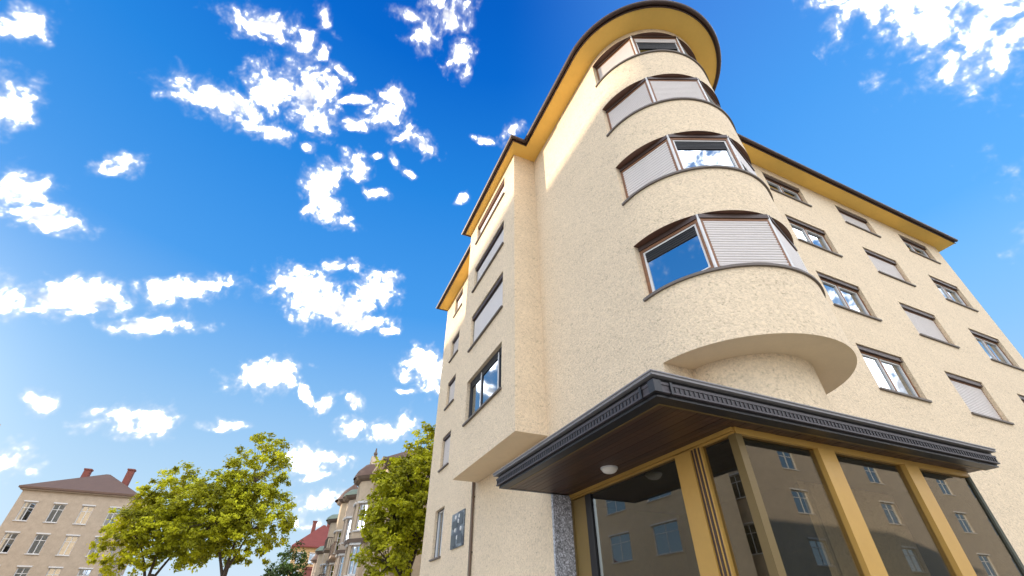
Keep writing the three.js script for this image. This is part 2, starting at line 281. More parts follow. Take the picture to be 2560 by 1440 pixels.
// ------------------------------------------------------------------ the cream building with the round corner tower
const apt = thing('apartment_building', 'tall cream roughcast building with round corner tower, box bay and ochre eaves', 'building');
const TOP = 16.65, C = [7.35, -5.55], RAD = 2.0, XM = 5.35, XO = 4.45;
{
  // street wall with narrow windows at its far end
  const L = new Line([[13, -21.5], [XM, -21.5], [XM, -5.55]]), s = (z) => L.find(XM, z);
  const far = [[3.65, 5.40], [7.02, 8.46], [9.86, 11.20], [12.42, 13.64], [15.22, 16.42]].map(([h0, h1]) => ({ s0: s(-19.92), s1: s(-18.62), h0, h1, d: 0.2 }));
  const entry = { s0: s(-9.67), s1: s(-5.36), h0: 0, h1: 4.06 };
  obj('wall', wall(L, 0, TOP, [...far, entry]), M.stucco, apt);
  far.forEach((o, i) => {
    const k = { frame: M.darkFrame, sillOut: 0.07, f: 0.05, sash: M.white, glass: M.mirror };
    if (i === 1 || i === 2 || i === 3) Object.assign(k, { shut: [0, 1, 1, 0.6, 0][i], box: 0.1 });
    if (i === 4) Object.assign(k, { shut: 0.5, box: 0.12, frame: M.woodFrame });
    windowAt(apt, L.at(o.s0), L.at(o.s1), o.h0, o.h1, [-1, 0], 0.17, { cuts: i < 4 ? [0.5] : [], ...k });
  });
  obj('downpipe', [cyl(0.05, 0.05, 16.5, XM - 0.065, 0, -15.1, 12), ...[1.2, 3.4, 5.0, 8, 11, 14].map((y) => box(XM - 0.1, XM, y, y + 0.04, -15.16, -15.04))], std([0.16, 0.11, 0.075], { roughness: 0.5 }), apt);
}
{
  // box bay: three sides, windows to the street
  const L = new Line([[XM, -14.85], [XO, -14.85], [XO, -9.8], [XM, -9.8]]), s = (z) => L.find(XO, z), bot = 5.42;
  const rows = [[6.95, 8.50], [9.78, 11.30], [12.58, 13.82], [15.30, 16.36]].map(([h0, h1]) => ({ s0: s(-13.93), s1: s(-10.76), h0, h1, d: 0.22 }));
  const bay = part('bay', apt);
  obj('wall', wall(L, bot, TOP, rows), M.stucco, bay);
  obj('underside', plate([[XM, -14.85], [XO, -14.85], [XO, -9.8], [XM, -9.8]], bot), M.plaster, bay);
  rows.forEach((o, i) => {
    const k = [
      { cuts: [0.34, 0.82], frame: M.darkFrame, sash: M.darkFrame, mull: M.white, f: 0.07, glass: M.dimMirror, blind: 0.12 },
      { shut: 0.99, box: 0.16, frame: M.darkFrame, boxMat: M.brown },
      { shut: 0.99, box: 0.13, frame: M.darkFrame, boxMat: M.brown },
      { shut: 0.99, box: 0.14, frame: M.woodFrame, boxMat: M.brownSheet },
    ][i];
    windowAt(apt, L.at(o.s0), L.at(o.s1), o.h0, o.h1, [-1, 0], 0.16, { sillOut: 0.07, boxOut: 0.12, fd: 0.04, shutMat: M.paleShutter, pitch: 0.055, ...k });
  });
}
{
  // round tower above the entrance: solid bands, faceted windows between
  const L = new Line([...arc(...C, RAD, 180, 0, 60), [C[0] + RAD, -6.2]]), s = (deg) => (180 - deg) * R * RAD, bot = 5.34;
  const rows = [[6.80, 8.24], [9.63, 11.02], [12.46, 13.79], [15.14, 16.42]], A0 = 176.5, A1 = 8, step = (A0 - A1) / 4;
  obj('tower_wall', wall(L, bot, TOP, rows.map(([h0, h1]) => ({ s0: s(A0), s1: s(A1), h0, h1 }))), M.stucco, apt);
  const half = arc(...C, RAD, 180, 0, 60);
  obj('tower_underside', plate([...half, [C[0] + RAD, -8.4], [XM, -8.4]].filter((p) => p[1] > -5.6).concat([[XM, -5.55]]), bot), M.plaster, apt);
  const at = (deg, r) => [C[0] + r * Math.cos(deg * R), C[1] + r * Math.sin(deg * R)], RI = 1.965;
  const kinds = [
    [{ blind: 0.24 }, { shut: 0.99 }, { shut: 0.99 }, { glass: M.mirror }],
    [{ shut: 0.97, pitch: 0.085 }, { blind: 0.3 }, { shut: 0.6 }, { shut: 0.99 }],
    [{ shut: 0.99 }, { shut: 0.99 }, { glass: M.mirror }, { shut: 0.99 }],
    [{ shut: 0.99 }, { glass: M.dimMirror, shut: 0.2, blind: 0.6 }, { glass: M.mirror }, { shut: 0.99 }],
  ];
  rows.forEach(([h0, h1], r) => {
    const lens = (y, ro, ri) => plate([...arc(...C, ro, A0, A1, 56), ...[0, 1, 2, 3, 4].map((i) => at(A1 + step * i, ri))], y), lit = r > 1;
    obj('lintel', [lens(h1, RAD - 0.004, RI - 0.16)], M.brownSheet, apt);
    const e = new Line(arc(...C, RAD, A0 + 0.8, A1 - 0.8, 58));
    obj('sill', [sweep(e, [[0.045, -0.05], [0.045, 0.006], [-0.3, 0.03], [-0.3, -0.05]], h0)], M.sill, apt);
    for (const a of [A0, A1]) { const p = at(a, RAD), q = at(a, RI - 0.2), u = RAD - RI + 0.2; obj('jamb', quads([[[[p[0], h0, p[1]], [q[0], h0, q[1]], [q[0], h1, q[1]], [p[0], h1, p[1]]], null, [[0, h0], [u, h0], [u, h1], [0, h1]]]]), M.stucco, apt); }
    for (let i = 0; i < 4; i++) {
      const a = at(A0 - step * i, i ? RI : RI - 0.14), b = at(A0 - step * (i + 1), i < 3 ? RI : RI - 0.14), m = (A0 - step * (i + 0.5)) * R, n = [Math.cos(m), Math.sin(m)];
      windowAt(apt, a, b, h0 + 0.02, h1 - 0.012, n, 0, { box: 0.11, boxOut: 0.07, boxMat: M.brown, sill: 0, frame: M.woodFrame, sash: M.white, f: 0.065, fd: 0.045, tilt: 0.006, ...kinds[r][i] });
      if (i) obj('mullion_post', cyl(0.032, 0.032, h1 - h0 - 0.02, ...[at(A0 - step * i, RI + 0.025)].map(([x, z]) => [x, h0 + 0.01, z])[0], 10), M.white, apt);
    }
  });
  // recessed round wall under the tower
  const inn = new Line([[XM, -5.55], [XM, -5.36], ...arc(...C, 1.33, 171.8, 0, 30), [C[0] + 1.33, -5.6], [C[0] + RAD, -5.6]]);
  obj('recess_wall', wall(inn, 4.336, bot), M.stucco, apt);
}
{
  // side wing to the right of the tower
  const L = new Line([[9.0, -6.2], [26, -6.2], [26, -22]]), rows = [[6.8, 8.25], [9.63, 11.05], [12.46, 13.8], [15.2, 16.3]], op = [];
  rows.forEach(([h0, h1], r) => [4.9, 9.3, 13.7].forEach((x) => op.push({ s0: x, s1: x + 2.2, h0, h1, d: 0.22, r })));
  obj('side_wall', wall(L, 0, TOP, op), M.stucco, apt);
  op.forEach((o, i) => windowAt(apt, L.at(o.s0), L.at(o.s1), o.h0, o.h1, [0, 1], 0.17, { cuts: [0.5], frame: M.woodFrame, sash: M.white, box: 0.15, ...(i % 3 === 1 ? { shut: 0.99 } : {}) }));
  obj('back_wall', wall(new Line([[26, -22], [13, -22], [13, -21.5]]), 0, TOP), M.stucco, apt);
}
{
  // roof: flat ochre soffit, dark gutter, tile ends, slope
  const roof = part('roof', apt);
  const RO = 2.62, edge = [[13, -21.52], [4.80, -21.52], [4.80, -14.9], [4.17, -14.9], [4.17, -9.24], [C[0] - RO, -9.24], ...arc(...C, RO, 180, 0, 60), [C[0] + RO, -5.62], [26.6, -5.62]];
  const L = new Line(edge);
  obj('soffit', plate([...edge, [26.6, -22], [13, -22]], TOP + 0.004), M.soffit, roof);
  obj('fascia', sweep(L, [[0.0, -0.03], [0.025, -0.03], [0.025, 0.14], [0.0, 0.14]], TOP), M.brown, roof);
  const gut = Array.from({ length: 9 }, (_, i) => { const a = Math.PI * (1 + i / 8); return [0.10 + 0.075 * Math.cos(a), 0.11 + 0.085 * Math.sin(a)]; });
  obj('gutter', sweep(L, [...gut, [0.165, 0.11], [0.035, 0.11]], TOP), M.brown, roof);
  const slope = [[-1.6, 0.95], [0.06, 0.13], [0.06, 0.17], [-1.6, 1.0]], Li = new Line([[13, -21.2], [5.2, -21.2], [5.2, -5.55], ...arc(...C, 2.15, 180, 0, 40), [9.5, -5.9], [26.6, -5.9]]);
  obj('roof_slope', [sweep(Li, [[-1.7, 1.05], [0.4, 0.14], [0.4, 0.10], [-1.7, 0.98]], TOP), plate([...Li.offset(-1.65).p, [26.6, -21.5], [13, -21.5]], TOP + 1.0)], M.roofTile, roof);
  // rounded tile ends over the gutter
  const tiles = [], clip = [];
  for (let d = 0.1; d < L.len - 10; d += 0.205) {
    const p = L.at(d), n = L.normal(d), a = Math.atan2(n[0], n[1]);
    tiles.push(new THREE.CylinderGeometry(0.085, 0.085, 0.5, 8, 1, false, -Math.PI / 2, Math.PI).rotateZ(Math.PI / 2).rotateY(Math.PI / 2).rotateX(0.38).translate(0, 0.20, -0.13).rotateY(a).translate(p[0], TOP, p[1]));
  }
  obj('tile_edge', tiles, M.roofTile, roof).userData = { kind: 'stuff' };
}
{
  // entrance: granite reveal, glazing, lobby
  const G = 5.83, E = -4.72, ent = part('entrance', apt);
  obj('granite_reveal', [box(XM + 0.003, G + 0.08, 0, 4.02, -9.95, -9.67), box(XM - 0.02, XM + 0.003, 0, 4.02, -9.74, -9.66)], M.granite, ent);
  obj('head_frame', [box(G - 0.03, G + 0.10, 3.93, 3.955, -9.66, E), box(G - 0.05, G + 0.10, 3.965, 4.06, -9.66, E), box(G, 12, 3.93, 4.06, E - 0.1, E + 0.03)], M.ochre, ent);
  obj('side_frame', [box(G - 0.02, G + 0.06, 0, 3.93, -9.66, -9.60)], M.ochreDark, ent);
  obj('pane', box(G + 0.02, G + 0.032, 0.1, 3.93, -8.84, -6.02), M.glass, ent);
  obj('side_panel', box(G + 0.005, G + 0.06, 0, 3.90, -9.60, -9.07), std([0.26, 0.17, 0.05], { roughness: 0.35, map: plainMap }), ent);
  obj('mullion', box(G - 0.01, G + 0.07, 0, 3.91, -9.07, -8.84), M.black, ent);
  obj('pane', box(G + 0.02, G + 0.032, 0.1, 3.93, -5.42, E), M.glass, ent);
  for (const [x0, x1] of [[5.95, 7.6], [8.0, 9.9], [10.3, 12]]) obj('pane', box(x0, x1, 0.1, 3.93, E - 0.045, E - 0.033), M.glass, ent);
  obj('post', box(G - 0.06, G + 0.10, 0, 3.93, -6.02, -5.65), M.ochre, ent);
  obj('door_frame', [box(G - 0.03, G + 0.08, 0, 3.93, -5.645, -5.60), box(G - 0.045, G + 0.08, 0, 3.93, -5.57, -5.525), box(G - 0.03, G + 0.08, 0, 3.93, -5.495, -5.45)], M.brown, ent);
  obj('door_frame', [box(G - 0.035, G + 0.08, 0, 3.93, -5.60, -5.57), box(G - 0.035, G + 0.08, 0, 3.93, -5.525, -5.495), box(G - 0.035, G + 0.08, 0, 3.93, -5.45, -5.42)], M.ochre, ent);
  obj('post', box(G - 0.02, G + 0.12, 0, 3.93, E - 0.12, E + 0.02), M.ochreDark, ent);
  for (const [x0, x1] of [[7.6, 8.0], [9.9, 10.3]]) obj('post', box(x0, x1, 0, 3.93, E - 0.10, E + 0.05), M.ochre, ent);
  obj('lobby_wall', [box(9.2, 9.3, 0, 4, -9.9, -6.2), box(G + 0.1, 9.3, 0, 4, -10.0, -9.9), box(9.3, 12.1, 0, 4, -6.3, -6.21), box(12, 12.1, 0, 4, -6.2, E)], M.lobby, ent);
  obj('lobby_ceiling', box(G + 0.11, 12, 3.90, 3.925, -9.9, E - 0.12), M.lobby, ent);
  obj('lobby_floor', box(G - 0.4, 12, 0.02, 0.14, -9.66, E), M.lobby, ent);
}
{
  // entrance canopy: layered metal edge, boarded underside
  const X = 3.95, Z0 = -9.75, Z1 = -4.2, XE = 12.2, can = part('canopy', apt);
  const slab = (o, y0, y1) => box(X - o, XE, y0, y1, Z0 - o, Z1 + o);
  obj('roof_sheet', [slab(0.05, 4.285, 4.33), slab(0.065, 4.325, 4.345)], M.lip, can);
  obj('shadow_gap', [slab(-0.04, 4.225, 4.285), slab(-0.06, 4.05, 4.075)], M.black, can);
  obj('fascia', [slab(0, 4.185, 4.225), slab(-0.012, 4.10, 4.185), slab(0.0, 4.075, 4.10)], M.metal, can);
  const ribs = []; for (let z = Z0 + 0.05; z < Z1 - 0.35; z += 0.085) ribs.push(box(X - 0.002, X + 0.014, 4.105, 4.18, z, z + 0.02)); for (let x = X + 0.35; x < XE; x += 0.085) ribs.push(box(x, x + 0.02, 4.105, 4.18, Z1 - 0.014, Z1 + 0.002));
  obj('ribbing', ribs, M.black, can).userData = { kind: 'stuff' };
  obj('edge_trim', [box(X + 0.05, X + 0.24, 4.022, 4.05, Z0 + 0.05, Z1 - 0.05), box(X + 0.24, XE, 4.022, 4.05, Z1 - 0.24, Z1 - 0.05), box(X + 0.24, XM, 4.022, 4.05, Z0 + 0.05, Z0 + 0.16)], M.black, can);
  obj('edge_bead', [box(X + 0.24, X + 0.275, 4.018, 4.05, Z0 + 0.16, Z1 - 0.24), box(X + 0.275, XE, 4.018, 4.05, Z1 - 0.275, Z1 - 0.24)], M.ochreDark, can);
  for (const [z0, z1] of [[Z1 - 0.30, Z1 - 0.26]]) obj('corner_cap', [box(X - 0.02, X + 0.02, 4.06, 4.23, z0, z1), box(X - 0.025, X + 0.10, 4.06, 4.23, Z1 - 0.10, Z1 + 0.025), box(X + 0.26, X + 0.30, 4.06, 4.23, Z1 - 0.02, Z1 + 0.02)], M.black, can);
  const r = rng(5), mats = [0, 1, 2].map((i) => { const m = M.board.clone(); m.color.multiplyScalar([0.85, 1, 1.25][i]); return m; });
  const wdt = 0.118, geo = [0, 1, 2].map(() => box(0, wdt - 0.008, 4.024, 4.046, Z0 + 0.17, Z1 - 0.28));
  for (let x = X + 0.28, i = 0; x < XE - 0.1; x += wdt, i++) { const b = obj('soffit_board', geo[i % 3], mats[Math.floor(r() * 3)], can); b.position.x = x; b.position.y = r() * 0.004; }
}
{
  const lamp = thing('ceiling_lamp', 'small round cream lamp under the dark canopy above the entrance', 'lamp', [5.32, 4.024, -7.33]);
  obj('base', cyl(0.165, 0.165, 0.03, 0, -0.03, 0, 32), M.white, lamp);
  const pr = Array.from({ length: 9 }, (_, i) => new THREE.Vector2(0.15 * Math.sin(i / 8 * Math.PI / 2), -0.03 - 0.085 * Math.cos(i / 8 * Math.PI / 2)));
  obj('diffuser', new THREE.LatheGeometry(pr, 32), M.lamp, lamp);
  // relief plaque on the wall under the bay
  const pl = thing('wall_plaque', 'grey-blue relief plaque with pale round spots on the wall below the bay', 'plaque', [XM, 3.72, -16.63]);
  const blue = texture(256, (u, v) => { const k = n1(u * 5, v * 6, 8), f = n2(u * 30, v * 30, 30), d = smooth(0.45, 0.6, k); return [lerp(0.20, 0.08, d) * (0.7 + 0.6 * f), lerp(0.235, 0.10, d) * (0.7 + 0.6 * f), lerp(0.255, 0.125, d) * (0.7 + 0.6 * f)]; });
  obj('slab', [box(-0.05, -0.002, 0, 1.1, -0.68, 0.68)].map((g) => { const p = g.attributes.position, u = g.attributes.uv; for (let i = 0; i < p.count; i++) u.setXY(i, (p.getZ(i) + 0.68) / 1.36, p.getY(i) / 1.1); return g; }), std([1, 1, 1], { map: blue, roughness: 0.5 }), pl);
  for (const [z, y] of [[-0.22, 0.96], [0.12, 0.80], [-0.2, 0.55], [0.42, 0.53], [0.2, 0.95], [0.05, 0.3]]) obj('spot', new THREE.CylinderGeometry(0.062, 0.07, 0.03, 14).rotateZ(Math.PI / 2).translate(-0.06, y, z), M.white, pl);
  for (const [z0, z1, y0, y1] of [[-0.6, -0.1, 0.05, 0.4], [0.1, 0.6, 0.1, 0.35], [-0.55, 0.0, 0.62, 0.85], [0.2, 0.6, 0.65, 1.0]]) obj('relief_field', box(-0.068, -0.05, y0, y1, z0, z1), std([0.10, 0.125, 0.145], { roughness: 0.5, map: stoneMap }), pl);
}

// ------------------------------------------------------------------ other buildings
const G2 = { stone: std([0.56, 0.45, 0.32], { map: stoneMap, roughness: 0.95 }), trim: std([0.36, 0.28, 0.21], { map: stoneMap, roughness: 0.9 }), darkTrim: std([0.17, 0.125, 0.095], { map: stoneMap }), pale: std([0.55, 0.45, 0.35], { map: stoneMap, roughness: 0.95 }),
  slate: std([0.16, 0.095, 0.065], { map: stoneMap }), green: std([0.22, 0.27, 0.20], { map: stoneMap }), redRoof: std([0.24, 0.055, 0.040], { map: stoneMap }), redWall: std([0.23, 0.07, 0.05], { map: stoneMap }), yellow: std([0.72, 0.46, 0.20], { map: stoneMap }), frame: std([0.6, 0.58, 0.54]), beige: std([0.48, 0.39, 0.29], { map: stoneMap }) };
// simple window of a far building: frame with a pane as its sub-part
function farWindow(parent, a, b, h0, h1, n, d, frame = G2.frame) {
  const w = Math.hypot(b[0] - a[0], b[1] - a[1]), H = h1 - h0, t = [(b[0] - a[0]) / w, (b[1] - a[1]) / w], f = 0.09;
  const g = obj('window', [box(0, f, 0, H, -0.05, 0.03), box(w - f, w, 0, H, -0.05, 0.03), box(f, w - f, 0, f, -0.05, 0.03), box(f, w - f, H - f, H, -0.05, 0.03), box(w / 2 - 0.04, w / 2 + 0.04, f, H - f, -0.04, 0.02), box(f, w - f, H * 0.68, H * 0.68 + 0.07, -0.03, 0.015), box(-0.08, w + 0.08, -0.08, 0.01, -0.03, d + 0.12), box(-0.1, w + 0.1, H + 0.002, H + 0.16, d + 0.004, d + 0.13)], frame, parent);
  g.position.set(a[0] - n[0] * d, h0, a[1] - n[1] * d); g.rotation.y = Math.atan2(-t[1], t[0]);
  obj('pane', box(0.02, w - 0.02, 0.02, H - 0.02, -0.03, -0.02), M.mirror, g);
}
// windows on one straight side of a line
function rowsOn(L, seg, cols, w, storeys) {
  const s0 = L.s[seg], len = L.s[seg + 1] - s0, op = [];
  for (const [h0, h1] of storeys) for (let i = 0; i < cols; i++) { const m = s0 + len * (i + 0.5) / cols; op.push({ s0: m - w / 2, s1: m + w / 2, h0, h1, d: 0.2, seg }); }
  return op;
}
function hip(x0, x1, z0, z1, h, rise, over) {
  x0 -= over; x1 += over; z0 -= over; z1 += over;
  const dx = x1 - x0, dz = z1 - z0, k = Math.min(dx, dz) / 2, A = dx > dz ? [[x0 + k, (z0 + z1) / 2], [x1 - k, (z0 + z1) / 2]] : [[(x0 + x1) / 2, z0 + k], [(x0 + x1) / 2, z1 - k]];
  const c = [[x0, z0], [x1, z0], [x1, z1], [x0, z1]].map(([x, z]) => [x, h, z]), [p, q] = A.map(([x, z]) => [x, h + rise, z]), uv = (P) => P.map((v) => [v[0] + v[2], v[1] * 1.4]);
  const faces = dx > dz ? [[c[0], c[1], q, p], [c[1], c[2], q, q], [c[2], c[3], p, q], [c[3], c[0], p, p]] : [[c[0], c[1], p, p], [c[1], c[2], q, p], [c[2], c[3], q, q], [c[3], c[0], p, q]];
  return [quads(faces.map((F) => { const a = new THREE.Vector3(...F[1]).sub(new THREE.Vector3(...F[0])), b = new THREE.Vector3(...F[2]).sub(new THREE.Vector3(...F[0])), n = b.cross(a).normalize(); if (n.y < 0) n.negate(); else F = F.slice().reverse(); const m = n.toArray(); return [F, [m, m, m, m], uv(F)]; })), box(x0, x1, h - 0.22, h - 0.002, z0, z1)];
}
function house(name, label, cat, { x0, x1, z0, z1, h, mat, roofMat, rise, over = 0.5, left, front, right, back, storeys, base, frame, group }) {
  const o = thing(name, label, cat, [0, 0, 0], group), L = new Line([[x1, z0], [x0, z0], [x0, z1], [x1, z1], [x1, z0]]), op = [];
  if (left) op.push(...rowsOn(L, 1, left[0], left[1], storeys));
  if (front) op.push(...rowsOn(L, 2, front[0], front[1], storeys));
  if (back) op.push(...rowsOn(L, 0, back[0], back[1], storeys));
  if (right) op.push(...rowsOn(L, 3, right[0], right[1], storeys));
  obj('wall', wall(L, 0, h, op), mat, o);
  for (const w of op) farWindow(o, L.at(w.s0), L.at(w.s1), w.h0, w.h1, L.normal((w.s0 + w.s1) / 2), 0.16, frame);
  if (rise) obj('roof', hip(x0, x1, z0, z1, h, rise, over), roofMat, o); else obj('roof', [box(x0 + 0.1, x1 - 0.1, h, h + 0.1, z0 + 0.1, z1 - 0.1)], roofMat, o);
  if (base) obj('cornice', base.map(([y, d, e]) => sweep(new Line([[x1, z0], [x0, z0], [x0, z1], [x1, z1]]), [[-0.02, y], [e, y], [e, y + d], [-0.02, y + d]])), G2.trim, o);
  return o;
}
// the building across the street: out of the frame, it shades the wall and shows in the entrance glass
{
  const o = house('opposite_building', 'tall flat-roofed building at the far side of the square, shading the cream wall', 'building', { x0: -56, x1: -40, z0: -65.4, z1: -41, h: 23.6, mat: std([0.62, 0.50, 0.36], { map: stoneMap }), roofMat: M.roofTile, rise: 0, right: [4, 4.2], storeys: [[2.4, 5.4], [8.4, 11.6], [14.6, 17.4], [19.4, 21.8]], frame: M.white });
  obj('parapet', box(-56.3, -39.5, 23.6, 24.1, -65.6, -40.7), G2.trim, o);
  house('mirrored_building', 'cream building with wide windows across the square, mirrored in the entrance glass', 'building', { x0: -38, x1: -30, z0: -62, z1: -43, h: 18, mat: std([0.78, 0.62, 0.43], { map: stoneMap }), roofMat: M.roofTile, rise: 0, right: [2, 4.7], storeys: [[2.2, 5.0], [8.4, 11.6], [14.4, 16.8]], frame: M.white });
  house('long_terrace', 'long plain terrace further along the street, mirrored in the side panes of the entrance', 'terrace', { x0: 30, x1: 96, z0: 24, z1: 36, h: 19, mat: std([0.46, 0.40, 0.32], { map: stoneMap }), roofMat: G2.slate, rise: 0, back: [9, 2.4], storeys: [[1.6, 3.8], [6.2, 8.4], [10.8, 13], [15.2, 17.2]], frame: G2.frame });
}
// the row of ornate old houses further down the street
function ornate(label, zFar, zNear, h, bays, seed, opt = {}) {
  const o = thing('ornate_house', label, 'house', [0, 0, 0]), X = 5.3, r = rng(seed), st = [];
  for (let y = 1.6, k = 0; y + 2.2 < h; y += h / Math.round(h / 3.1), k++) st.push([y, y + 1.85]);
  const L = new Line([[16, zFar], [X, zFar], [X, zNear], [16, zNear]]), op = [...rowsOn(L, 1, Math.round((zNear - zFar) / 2.6), 1.15, st), ...rowsOn(L, 2, 3, 1.2, st)].filter((w) => w.seg === 2 || !bays.some(([z, w2]) => Math.abs(L.at((w.s0 + w.s1) / 2)[1] - z) < w2 / 2 + 0.8));
  obj('wall', wall(L, 0, h, op), G2.stone, o);
  for (const w of op) farWindow(o, L.at(w.s0), L.at(w.s1), w.h0, w.h1, L.normal((w.s0 + w.s1) / 2), 0.16, G2.pale);
  for (const [y] of st) obj('string_course', sweep(L, [[-0.02, y - 0.75], [0.16, y - 0.75], [0.22, y - 0.5], [-0.02, y - 0.5]]), G2.trim, o);
  obj('cornice', [sweep(L, [[-0.02, h - 0.5], [0.25, h - 0.45], [0.55, h - 0.1], [0.55, h + 0.08], [-0.02, h + 0.08]])], G2.darkTrim, o);
  obj('roof', [sweep(L, [[-1.8, h + 1.5], [0.35, h + 0.1], [0.3, h + 0.06], [-2.2, h + 1.4]]), plate([[15, zFar + 1.8], [X + 1.8, zFar + 1.8], [X + 1.8, zNear - 1.8], [15, zNear - 1.8]], h + 1.45)], G2.slate, o);
  bays.forEach(([z, w, top, cap], k) => {
    const bx = X - 1.15, B = new Line([[X, z - w / 2], [X - 0.3, z - w / 2], [bx, z - w / 2 + 0.85], [bx, z + w / 2 - 0.85], [X - 0.3, z + w / 2], [X, z + w / 2]]), stb = st.slice(1).filter(([, y1]) => y1 < top), b = part('bay', o);
    const bo = [...rowsOn(B, 2, 1, 0.95, stb), ...rowsOn(B, 3, 1, 0.8, stb)];
    obj('bay_wall', wall(B, 3.4, top, bo), k % 2 ? G2.pale : G2.stone, b);
    for (const q of bo) farWindow(o, B.at(q.s0), B.at(q.s1), q.h0, q.h1, B.normal((q.s0 + q.s1) / 2), 0.15, G2.frame);
    for (const [y] of stb) obj('string_course', sweep(B, [[-0.02, y - 0.8], [0.18, y - 0.8], [0.24, y - 0.55], [-0.02, y - 0.55]]), G2.darkTrim, b);
    obj('cornice', sweep(B, [[-0.02, top - 0.35], [0.3, top - 0.2], [0.45, top], [-0.02, top]]), G2.darkTrim, b); obj('corbel', sweep(B, [[-0.3, 2.8], [0.02, 3.4], [-0.02, 3.45], [-0.4, 2.9]]), G2.darkTrim, b);
    const pr = cap === 'dome' ? [[1.8, 0], [1.72, 0.2], [1.45, 0.75], [1.05, 1.15], [0.95, 1.25], [0.9, 1.3], [0.02, 1.4]] : cap === 'cone' ? [[1.7, 0], [1.5, 0.2], [0.9, 1.3], [0.1, 2.2], [0.02, 2.6]] : [[1.6, 0], [1.5, 0.35], [1.1, 0.75], [0.3, 0.95], [0.02, 1]];
    obj('bay_roof', new THREE.LatheGeometry(pr.map(([x, y]) => new THREE.Vector2(x * w / 3.4 * (cap === 'dome' ? 0.86 : 1), y * (cap === 'dome' ? 0.85 : 0.8))), 20).translate(X - 0.2, top, z), cap === 'flat' ? G2.green : G2.slate, b);
  });
  for (const [z, y, w] of opt.balconies ?? []) {
    const b = part('balcony', o), px = X - 1.5; obj('slab', box(px, X, y - 0.2, y, z - w / 2, z + w / 2), G2.trim, b);
    obj('railing', [box(px, px + 0.06, y + 0.95, y + 1.03, z - w / 2, z + w / 2), ...Array.from({ length: 15 }, (_, i) => box(px + 0.01, px + 0.05, y, y + 0.95, z - w / 2 + w * i / 14 - 0.02, z - w / 2 + w * i / 14 + 0.02)), ...Array.from({ length: 7 }, (_, i) => box(px + 0.06 + 1.4 * i / 7, px + 0.1 + 1.4 * i / 7, y, y + 0.95, z + w / 2 - 0.05, z + w / 2 - 0.01)), box(px, X, y + 0.95, y + 1.03, z + w / 2 - 0.06, z + w / 2)], G2.darkTrim, b);
  }
  for (const [z, w, hh] of opt.gables ?? []) {
    const g = part('gable', o), s = new THREE.Shape([[-w / 2, 0], [w / 2, 0], [w * 0.46, hh * 0.35], [w * 0.28, hh * 0.5], [w * 0.2, hh * 0.8], [0, hh], [-w * 0.2, hh * 0.8], [-w * 0.28, hh * 0.5], [-w * 0.46, hh * 0.35]].map((p) => new THREE.Vector2(...p)));
    obj('gable_wall', new THREE.ExtrudeGeometry(s, { depth: 0.6, bevelEnabled: false }).rotateY(-Math.PI / 2).translate(X + 0.35, h + 0.08, z), G2.stone, g);
    obj('finial', [cyl(0.14, 0.05, 0.8, X + 0.05, h + hh, z, 8), new THREE.SphereGeometry(0.18, 10, 8).translate(X + 0.05, h + hh + 0.3, z)], G2.darkTrim, g);
  }
  return o;
}
ornate('weathered ornate old house with bays and a round brown dome beside the leafy tree', -56.5, -34, 11.2, [[-39.5, 3.4, 11.0, 'dome'], [-46, 3.2, 10.9, 'flat'], [-53.5, 3.4, 12.0, 'cone']], 3, { gables: [[-42.8, 3.0, 2.6]], balconies: [[-49.5, 6.6, 3]] });
ornate('greyish old house with balconies, middle one of the ornate row', -68, -56.5, 10.6, [[-62.8, 3.4, 11.6, 'flat']], 8, { balconies: [[-59, 8.2, 2.6], [-59, 4.8, 2.6]], gables: [[-66, 2.6, 1.8]] });
ornate('lowest ornate house at the end of the row, next to the red roof', -84, -68, 8.6, [[-72.5, 3.2, 9.4, 'flat'], [-79, 3.2, 9.0, 'cone']], 13, { balconies: [[-76, 5, 2.6]] });
{
  const red = house('red_roofed_house', 'yellow house with steep red hipped roof at the end of the street', 'house', { x0: 1.6, x1: 12, z0: -128, z1: -118, h: 15.2, mat: G2.yellow, roofMat: G2.redRoof, rise: 5.0, over: 0.7, front: [4, 1.2], storeys: [[1.5, 3.6], [5.0, 7.2], [8.6, 10.6], [12, 13.9]], frame: G2.frame });
  obj('chimney', [box(4.2, 5.0, 17, 20.6, -123, -122), box(4.1, 5.1, 20.6, 20.8, -123.1, -121.9)], G2.redWall, red);
  obj('chimney', [box(7.4, 8.2, 18, 20.9, -124, -123), box(7.3, 8.3, 20.9, 21.1, -124.1, -122.9)], G2.redWall, red);
  obj('red_bay', [box(4.6, 8.4, 0, 10.9, -117.98, -115.6), box(4.4, 8.6, 10.9, 11.3, -117.98, -115.4)], G2.redWall, red);
}
house('beige_house', 'plain beige block with brown hipped roof left of the street trees', 'house', { x0: -34, x1: -21.5, z0: -96, z1: -84, h: 16.4, mat: G2.beige, roofMat: G2.slate, rise: 3.6, front: [4, 1.3], right: [4, 1.3], storeys: [[1.6, 3.8], [5.2, 7.4], [8.8, 11], [12.4, 14.6]], base: [[16, 0.4, 0.3]], frame: G2.frame });
for (const [x, z] of [[-31, -91], [-25, -88.5]]) { const b = scene.getObjectByName('beige_house'); obj('chimney', [box(x, x + 0.8, 16.6, 20.4, z, z + 0.8), box(x - 0.08, x + 0.88, 20.4, 20.6, z - 0.08, z + 0.88)], G2.redWall, b); }
house('low_red_house', 'low house with weathered red roof at the far left edge', 'house', { x0: -46, x1: -34.5, z0: -100, z1: -90, h: 8.2, mat: G2.redWall, roofMat: G2.redRoof, rise: 4.2, front: [3, 1.2], storeys: [[1.5, 3.6], [5, 7]], frame: G2.frame });

